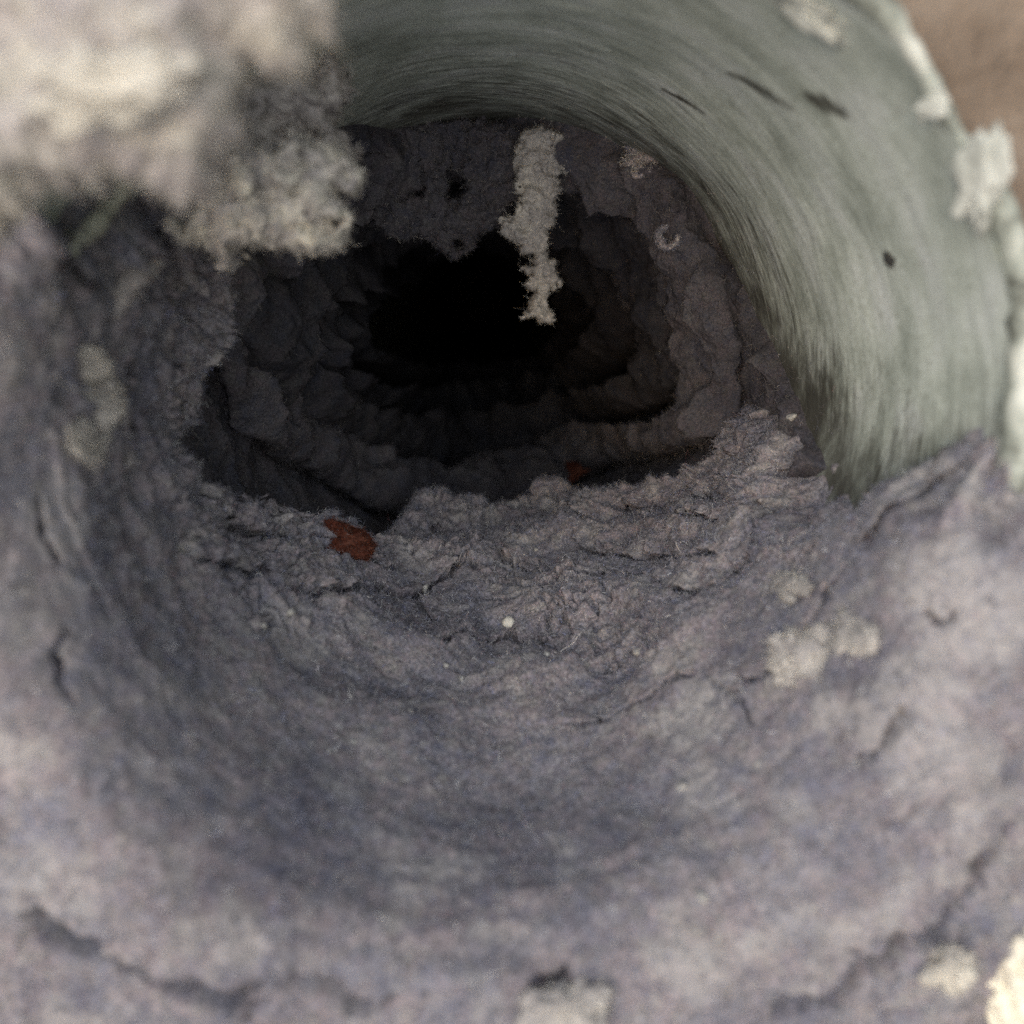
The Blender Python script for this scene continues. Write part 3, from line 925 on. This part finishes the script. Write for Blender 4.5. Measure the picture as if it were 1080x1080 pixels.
def tuft(name, label, cat, px, py, rx, ry, mat, trees, group=None, height=0.5, rough=0.55, nf=0, pal=PAL_PALE, w=W_PALE, ang=0.0, sink=0.35, seed=0, lo=False, radial=False, face=False):
    """A lump whose picture size is about rx by ry pixels, sitting on whatever surface is seen there."""
    h = first_hit(px, py, trees)
    if h is None: print('MISS', label); return
    loc, nn = np.array(h[0]), np.array(h[1])
    v = CAM - loc
    if nn @ v < 0: nn = -nn
    if face: nn = v / np.linalg.norm(v)
    if radial:
        nn = np.array([-loc[0], -25.0, -loc[2]]); nn /= np.linalg.norm(nn)
    dist = v @ -FWD
    sc = dist / FPX
    # tangent frame: e1 to the right in the picture, e2 away along the surface
    e1 = RGT * math.cos(ang) + UPV * math.sin(ang)
    e1 = e1 - nn * (e1 @ nn); e1 /= np.linalg.norm(e1)
    e2 = np.cross(nn, e1)
    fore = 1.0 if rough < 0.2 else max(0.35, abs(nn @ (v / np.linalg.norm(v))))
    a, bq = rx * sc, ry * sc / fore
    hh = height * min(a, bq)
    V, F = ICO3 if lo else ICO5
    V = V * (1 + rough * (fbm(V + seed * 1.9, 0.9, 4, gain=0.6, seed=seed) + 0.5 * fbm(V + seed, 0.45, 3, seed=seed + 3))[:, None])
    W = loc + (V[:, :1] * a) * e1 + (V[:, 1:2] * bq) * e2 + ((V[:, 2:3] + sink) * hh) * nn
    o = link_mesh(name, W - loc, F, mat)
    o.location = Vector(loc) * MM
    tag(o, label, cat, group)
    if nf:
        Pp, Np = area_sample(W - loc, F)
        fuzz('fuzz', o, Pp, Np, nf, length=(0.4, 1.5), pal=pal, w=w, lift=0.5)
    return o


BT = [BED_BVH]
G = 'pale lint tufts stuck on the lint bed'
tuft('lint_tuft', 'round pale beige lint tuft at the right of the lint bed, largest there', 'lint tuft', 846, 696, 27, 30, M_TUFT, BT, G, 0.22, 0.7, 2500, seed=1)
tuft('lint_tuft', 'small pale lint tuft just above the largest tuft on the right', 'lint tuft', 830, 621, 13, 17, M_TUFT, BT, G, 0.35, 0.7, 900, seed=2)
tuft('lint_tuft', 'blurred pale lint tuft right of the largest tuft on the bed', 'lint tuft', 900, 670, 19, 19, M_TUFT, BT, G, 0.35, 0.7, 900, seed=3)
tuft('lint_tuft', 'upper pale lint tuft of the column on the left side of the bed', 'lint tuft', 95, 384, 14, 12, M_TUFT, BT, G, 0.4, 0.85, 2500, seed=4)
tuft('lint_tuft', 'largest whitish tuft in the column on the left side of the bed', 'lint tuft', 103, 420, 19, 20, M_TUFT, BT, G, 0.4, 0.85, 3000, seed=5)
tuft('lint_tuft', 'lowest pale lint tuft of the column on the left side of the bed', 'lint tuft', 88, 462, 15, 13, M_TUFT, BT, G, 0.4, 0.85, 2500, seed=6)
tuft('lint_tuft', 'pale lint tuft at the bottom centre edge below a black gap', 'lint tuft', 597, 1062, 34, 24, M_TUFT, BT, G, 0.5, 0.65, 1500, seed=8)
tuft('lint_tuft', 'lint tuft in the bottom right corner, painted cream to look sunlit', 'lint tuft', 1076, 1022, 40, 56, M_SUNLIT, BT + [o_wall], G, 0.6, 0.45, 1500, seed=9, face=True)
tuft('lint_tuft', 'small cream lint tuft left of the corner tuft painted as sunlit', 'lint tuft', 1000, 1020, 22, 14, M_PALE, BT, G, 0.5, 0.65, 1200, seed=10)
tuft('lint_tuft', 'pale patch of lint on the flap at upper left, whitened as if sunlit', 'lint tuft', 120, 88, 70, 28, M_WHITE, [FLAP_BVH], G, 0.35, 0.7, 2500, ang=0.1, seed=11)  # pale lint, its white colour also carrying the sun on it
tuft('lint_tuft', 'pale lint tuft high on the right beside the bare metal', 'lint tuft', 674, 168, 15, 12, M_GREY, [BV1, PIPE_BVH], G, 0.3, 0.7, 1200, seed=12)
GR = 'rust red lint tufts caught at the ledge of the bed'
tuft('rust_lint_tuft', 'rust brown lint tuft sitting on the ledge left of centre', 'lint tuft', 366, 571, 26, 11, M_RUST, BT, GR, 0.8, 0.6, 3000, pal=PAL_RUST * 0.5, ang=-0.1, seed=21, radial=True)
tuft('rust_lint_tuft', 'dim dark red lint tuft behind the ledge right of centre', 'lint tuft', 607, 497, 22, 9, M_RUST, [BV1], GR, 0.5, 0.3, 800, pal=PAL_RUST * 0.4, seed=22, radial=True)
tuft('lint_bead', 'tiny round white bead of lint in the middle of the bed', 'lint bead', 537, 658, 7, 7, M_WHITE, BT, None, 0.9, 0.12, 0, seed=31, lo=True)
GC = 'tiny pale crumbs scattered on the lint bed'
for i, (x, y, r) in enumerate([(470, 702, 4), (487, 716, 4), (576, 690, 4), (672, 688, 5), (306, 645, 6), (278, 660, 5), (432, 750, 4), (372, 782, 5),
                               (347, 793, 4), (835, 440, 6), (800, 805, 5), (720, 830, 8), (740, 945, 9), (448, 620, 4), (565, 580, 3), (228, 560, 3)]):
    tuft('lint_crumb', 'tiny pale crumb of lint on the lint bed', 'lint crumb', x, y, r * 0.8, r * 0.55, M_MID, BT + [BV1], GC, 0.7, 0.4, 0, ang=i * 0.7, seed=40 + i, lo=True)
tuft('dark_crumb', 'tiny dark crumb stuck on the bare metal at right', 'crumb', 938, 272, 8, 3.5, M_BLACK, [PIPE_BVH], None, 0.4, 0.8, 0, ang=-0.6, seed=61, lo=True)
GS = 'chalky white flakes on the duct rim'
RT = [RIM_BVH, PIPE_BVH, o_wall]
tuft('white_flake', 'largest chalky white flake on the right side of the duct rim', 'flake', 1034, 192, 24, 34, M_SEAL, RT, GS, 0.3, 0.6, 0, ang=0.2, seed=71)
tuft('white_flake', 'small round white flake on the wall above the largest rim flake', 'flake', 985, 112, 14, 13, M_SEAL, RT, GS, 0.3, 0.6, 0, seed=72)
tuft('white_flake', 'long pale flake along the rim at the top right', 'flake', 852, 12, 44, 10, M_SEAL, RT, GS, 0.3, 0.6, 0, ang=-0.7, seed=73)
def laid_strand(name, label, cat, pts, rad_mm, mat, trees, group=None, seed=0):
    P = np.array([np.array(first_hit(x, y, trees)[0]) for x, y in pts])
    P = P + (CAM - P) / np.linalg.norm(CAM - P, axis=1)[:, None] * rad_mm * 0.5
    u = np.linspace(0, len(P) - 1, 50)
    C = np.stack([np.interp(u, np.arange(len(P)), P[:, k]) for k in range(3)], 1)
    for _ in range(6): C[1:-1] = (C[:-2] + C[1:-1] * 2 + C[2:]) / 4
    T = np.gradient(C, axis=0); T /= np.linalg.norm(T, axis=1)[:, None]
    A_ = np.cross(T, [0, 1, 0]); A_ /= np.linalg.norm(A_, axis=1)[:, None]
    B_ = np.cross(T, A_)
    nb = 14
    an = np.linspace(0, 2 * math.pi, nb, endpoint=False)
    rr = rad_mm * (0.25 + 0.75 * np.sin(np.linspace(0.05, math.pi - 0.05, 50)) ** 0.5)
    W = C[:, None] + rr[:, None, None] * (np.cos(an)[None, :, None] * A_[:, None] * 1.2 + np.sin(an)[None, :, None] * B_[:, None] * 0.7)
    W = W.reshape(-1, 3)
    W = W + vec_noise(W, 2.2, rad_mm * 0.5, 3, seed)
    F = grid_faces(50, nb)
    F = np.concatenate([F, np.array([[i * nb + nb - 1, (i + 1) * nb + nb - 1, (i + 1) * nb, i * nb] for i in range(49)])])
    o = link_mesh(name, W - P[0], F, mat)
    o.location = Vector(P[0]) * MM
    tag(o, label, cat, group)
    fuzz_on(o, W - P[0], F, 1500, pal=PAL_MID, w=W_PALE, length=(0.4, 1.6))


laid_strand('lint_strand', 'thin pale grey streak of lint above the column of tufts on the left', 'lint strand', [(118, 335), (130, 310), (145, 292), (168, 274)], 0.9, M_TUFT, BT, seed=171)
laid_strand('lint_strand', 'thin pale greenish strand standing in for the duct metal seam at the upper left', 'lint strand', [(70, 270), (92, 243), (115, 215), (138, 188)], 1.1, M_SEAM_STRIP, [BED_BVH, PIPE_BVH], seed=161)  # stand-in strand for the bare metal seam between the lint
# a small curled lock at the right
h = first_hit(706, 250, [BV1])
if h is not None:
    c0 = np.array(h[0]); n1 = (CAM - c0) / np.linalg.norm(CAM - c0)
    na, nb = 60, 12
    A_, B_ = [q.ravel() for q in np.meshgrid(np.linspace(0, 5.4, na), np.linspace(0, 2 * math.pi, nb, endpoint=False), indexing='ij')]
    rr_ = 2.1 - A_ * 0.10
    cx = np.stack([rr_ * np.cos(A_ + 1.2), 0.25 * A_, rr_ * np.sin(A_ + 1.2)], 1)
    tk = 0.62 * np.sin(np.clip(A_ / 5.4, 0.02, 0.98) * math.pi) ** 0.4
    lp = cx + np.stack([tk * np.cos(B_) * np.cos(A_ + 1.2), tk * np.sin(B_), tk * np.cos(B_) * np.sin(A_ + 1.2)], 1)
    lp = lp + vec_noise(lp, 0.9, 0.22, 2, 151)
    W_ = lp[:, :1] * RGT - lp[:, 1:2] * (-n1) * 1.0 + lp[:, 2:3] * UPV + 0.6 * n1
    Fq = grid_faces(na, nb)
    wrapF = np.array([[i * nb + nb - 1, (i + 1) * nb + nb - 1, (i + 1) * nb, i * nb] for i in range(na - 1)])
    Fq = np.concatenate([Fq, wrapF])
    o = link_mesh('lint_curl', W_, Fq, M_GREY)
    o.location = Vector(c0) * MM
    tag(o, 'small curled lock of grey lint on the right wall of the duct', 'lint curl')
    fuzz_on(o, W_, Fq, 1500, length=(0.3, 1.0))
# loose fibres clinging to the bare metal near the lint
Pn = -np.stack([np.sin(PSf), PSf * 0, -np.cos(PSf)], 1)
wgt = np.exp(-np.clip(gd, 0, None) / 9.0) * (gd > -4) * in_view(cyl) * (YSf > 3) * (YSf < 120) + 0.03 * (YSf > 3) * (YSf < 110)
pick = RNG.choice(len(cyl), 12000, p=wgt / wgt.sum())
jit = RNG.normal(0, 0.35, (len(pick), 3)) * [1, 1, 1]
fuzz('dust_fibres', tube, cyl[pick] + jit * 0.6 + Pn[pick] * 0.15, Pn[pick], 9000, length=(0.3, 1.6), rad=0.016, lift=0.2, pal=PAL_GREY * 0.7)
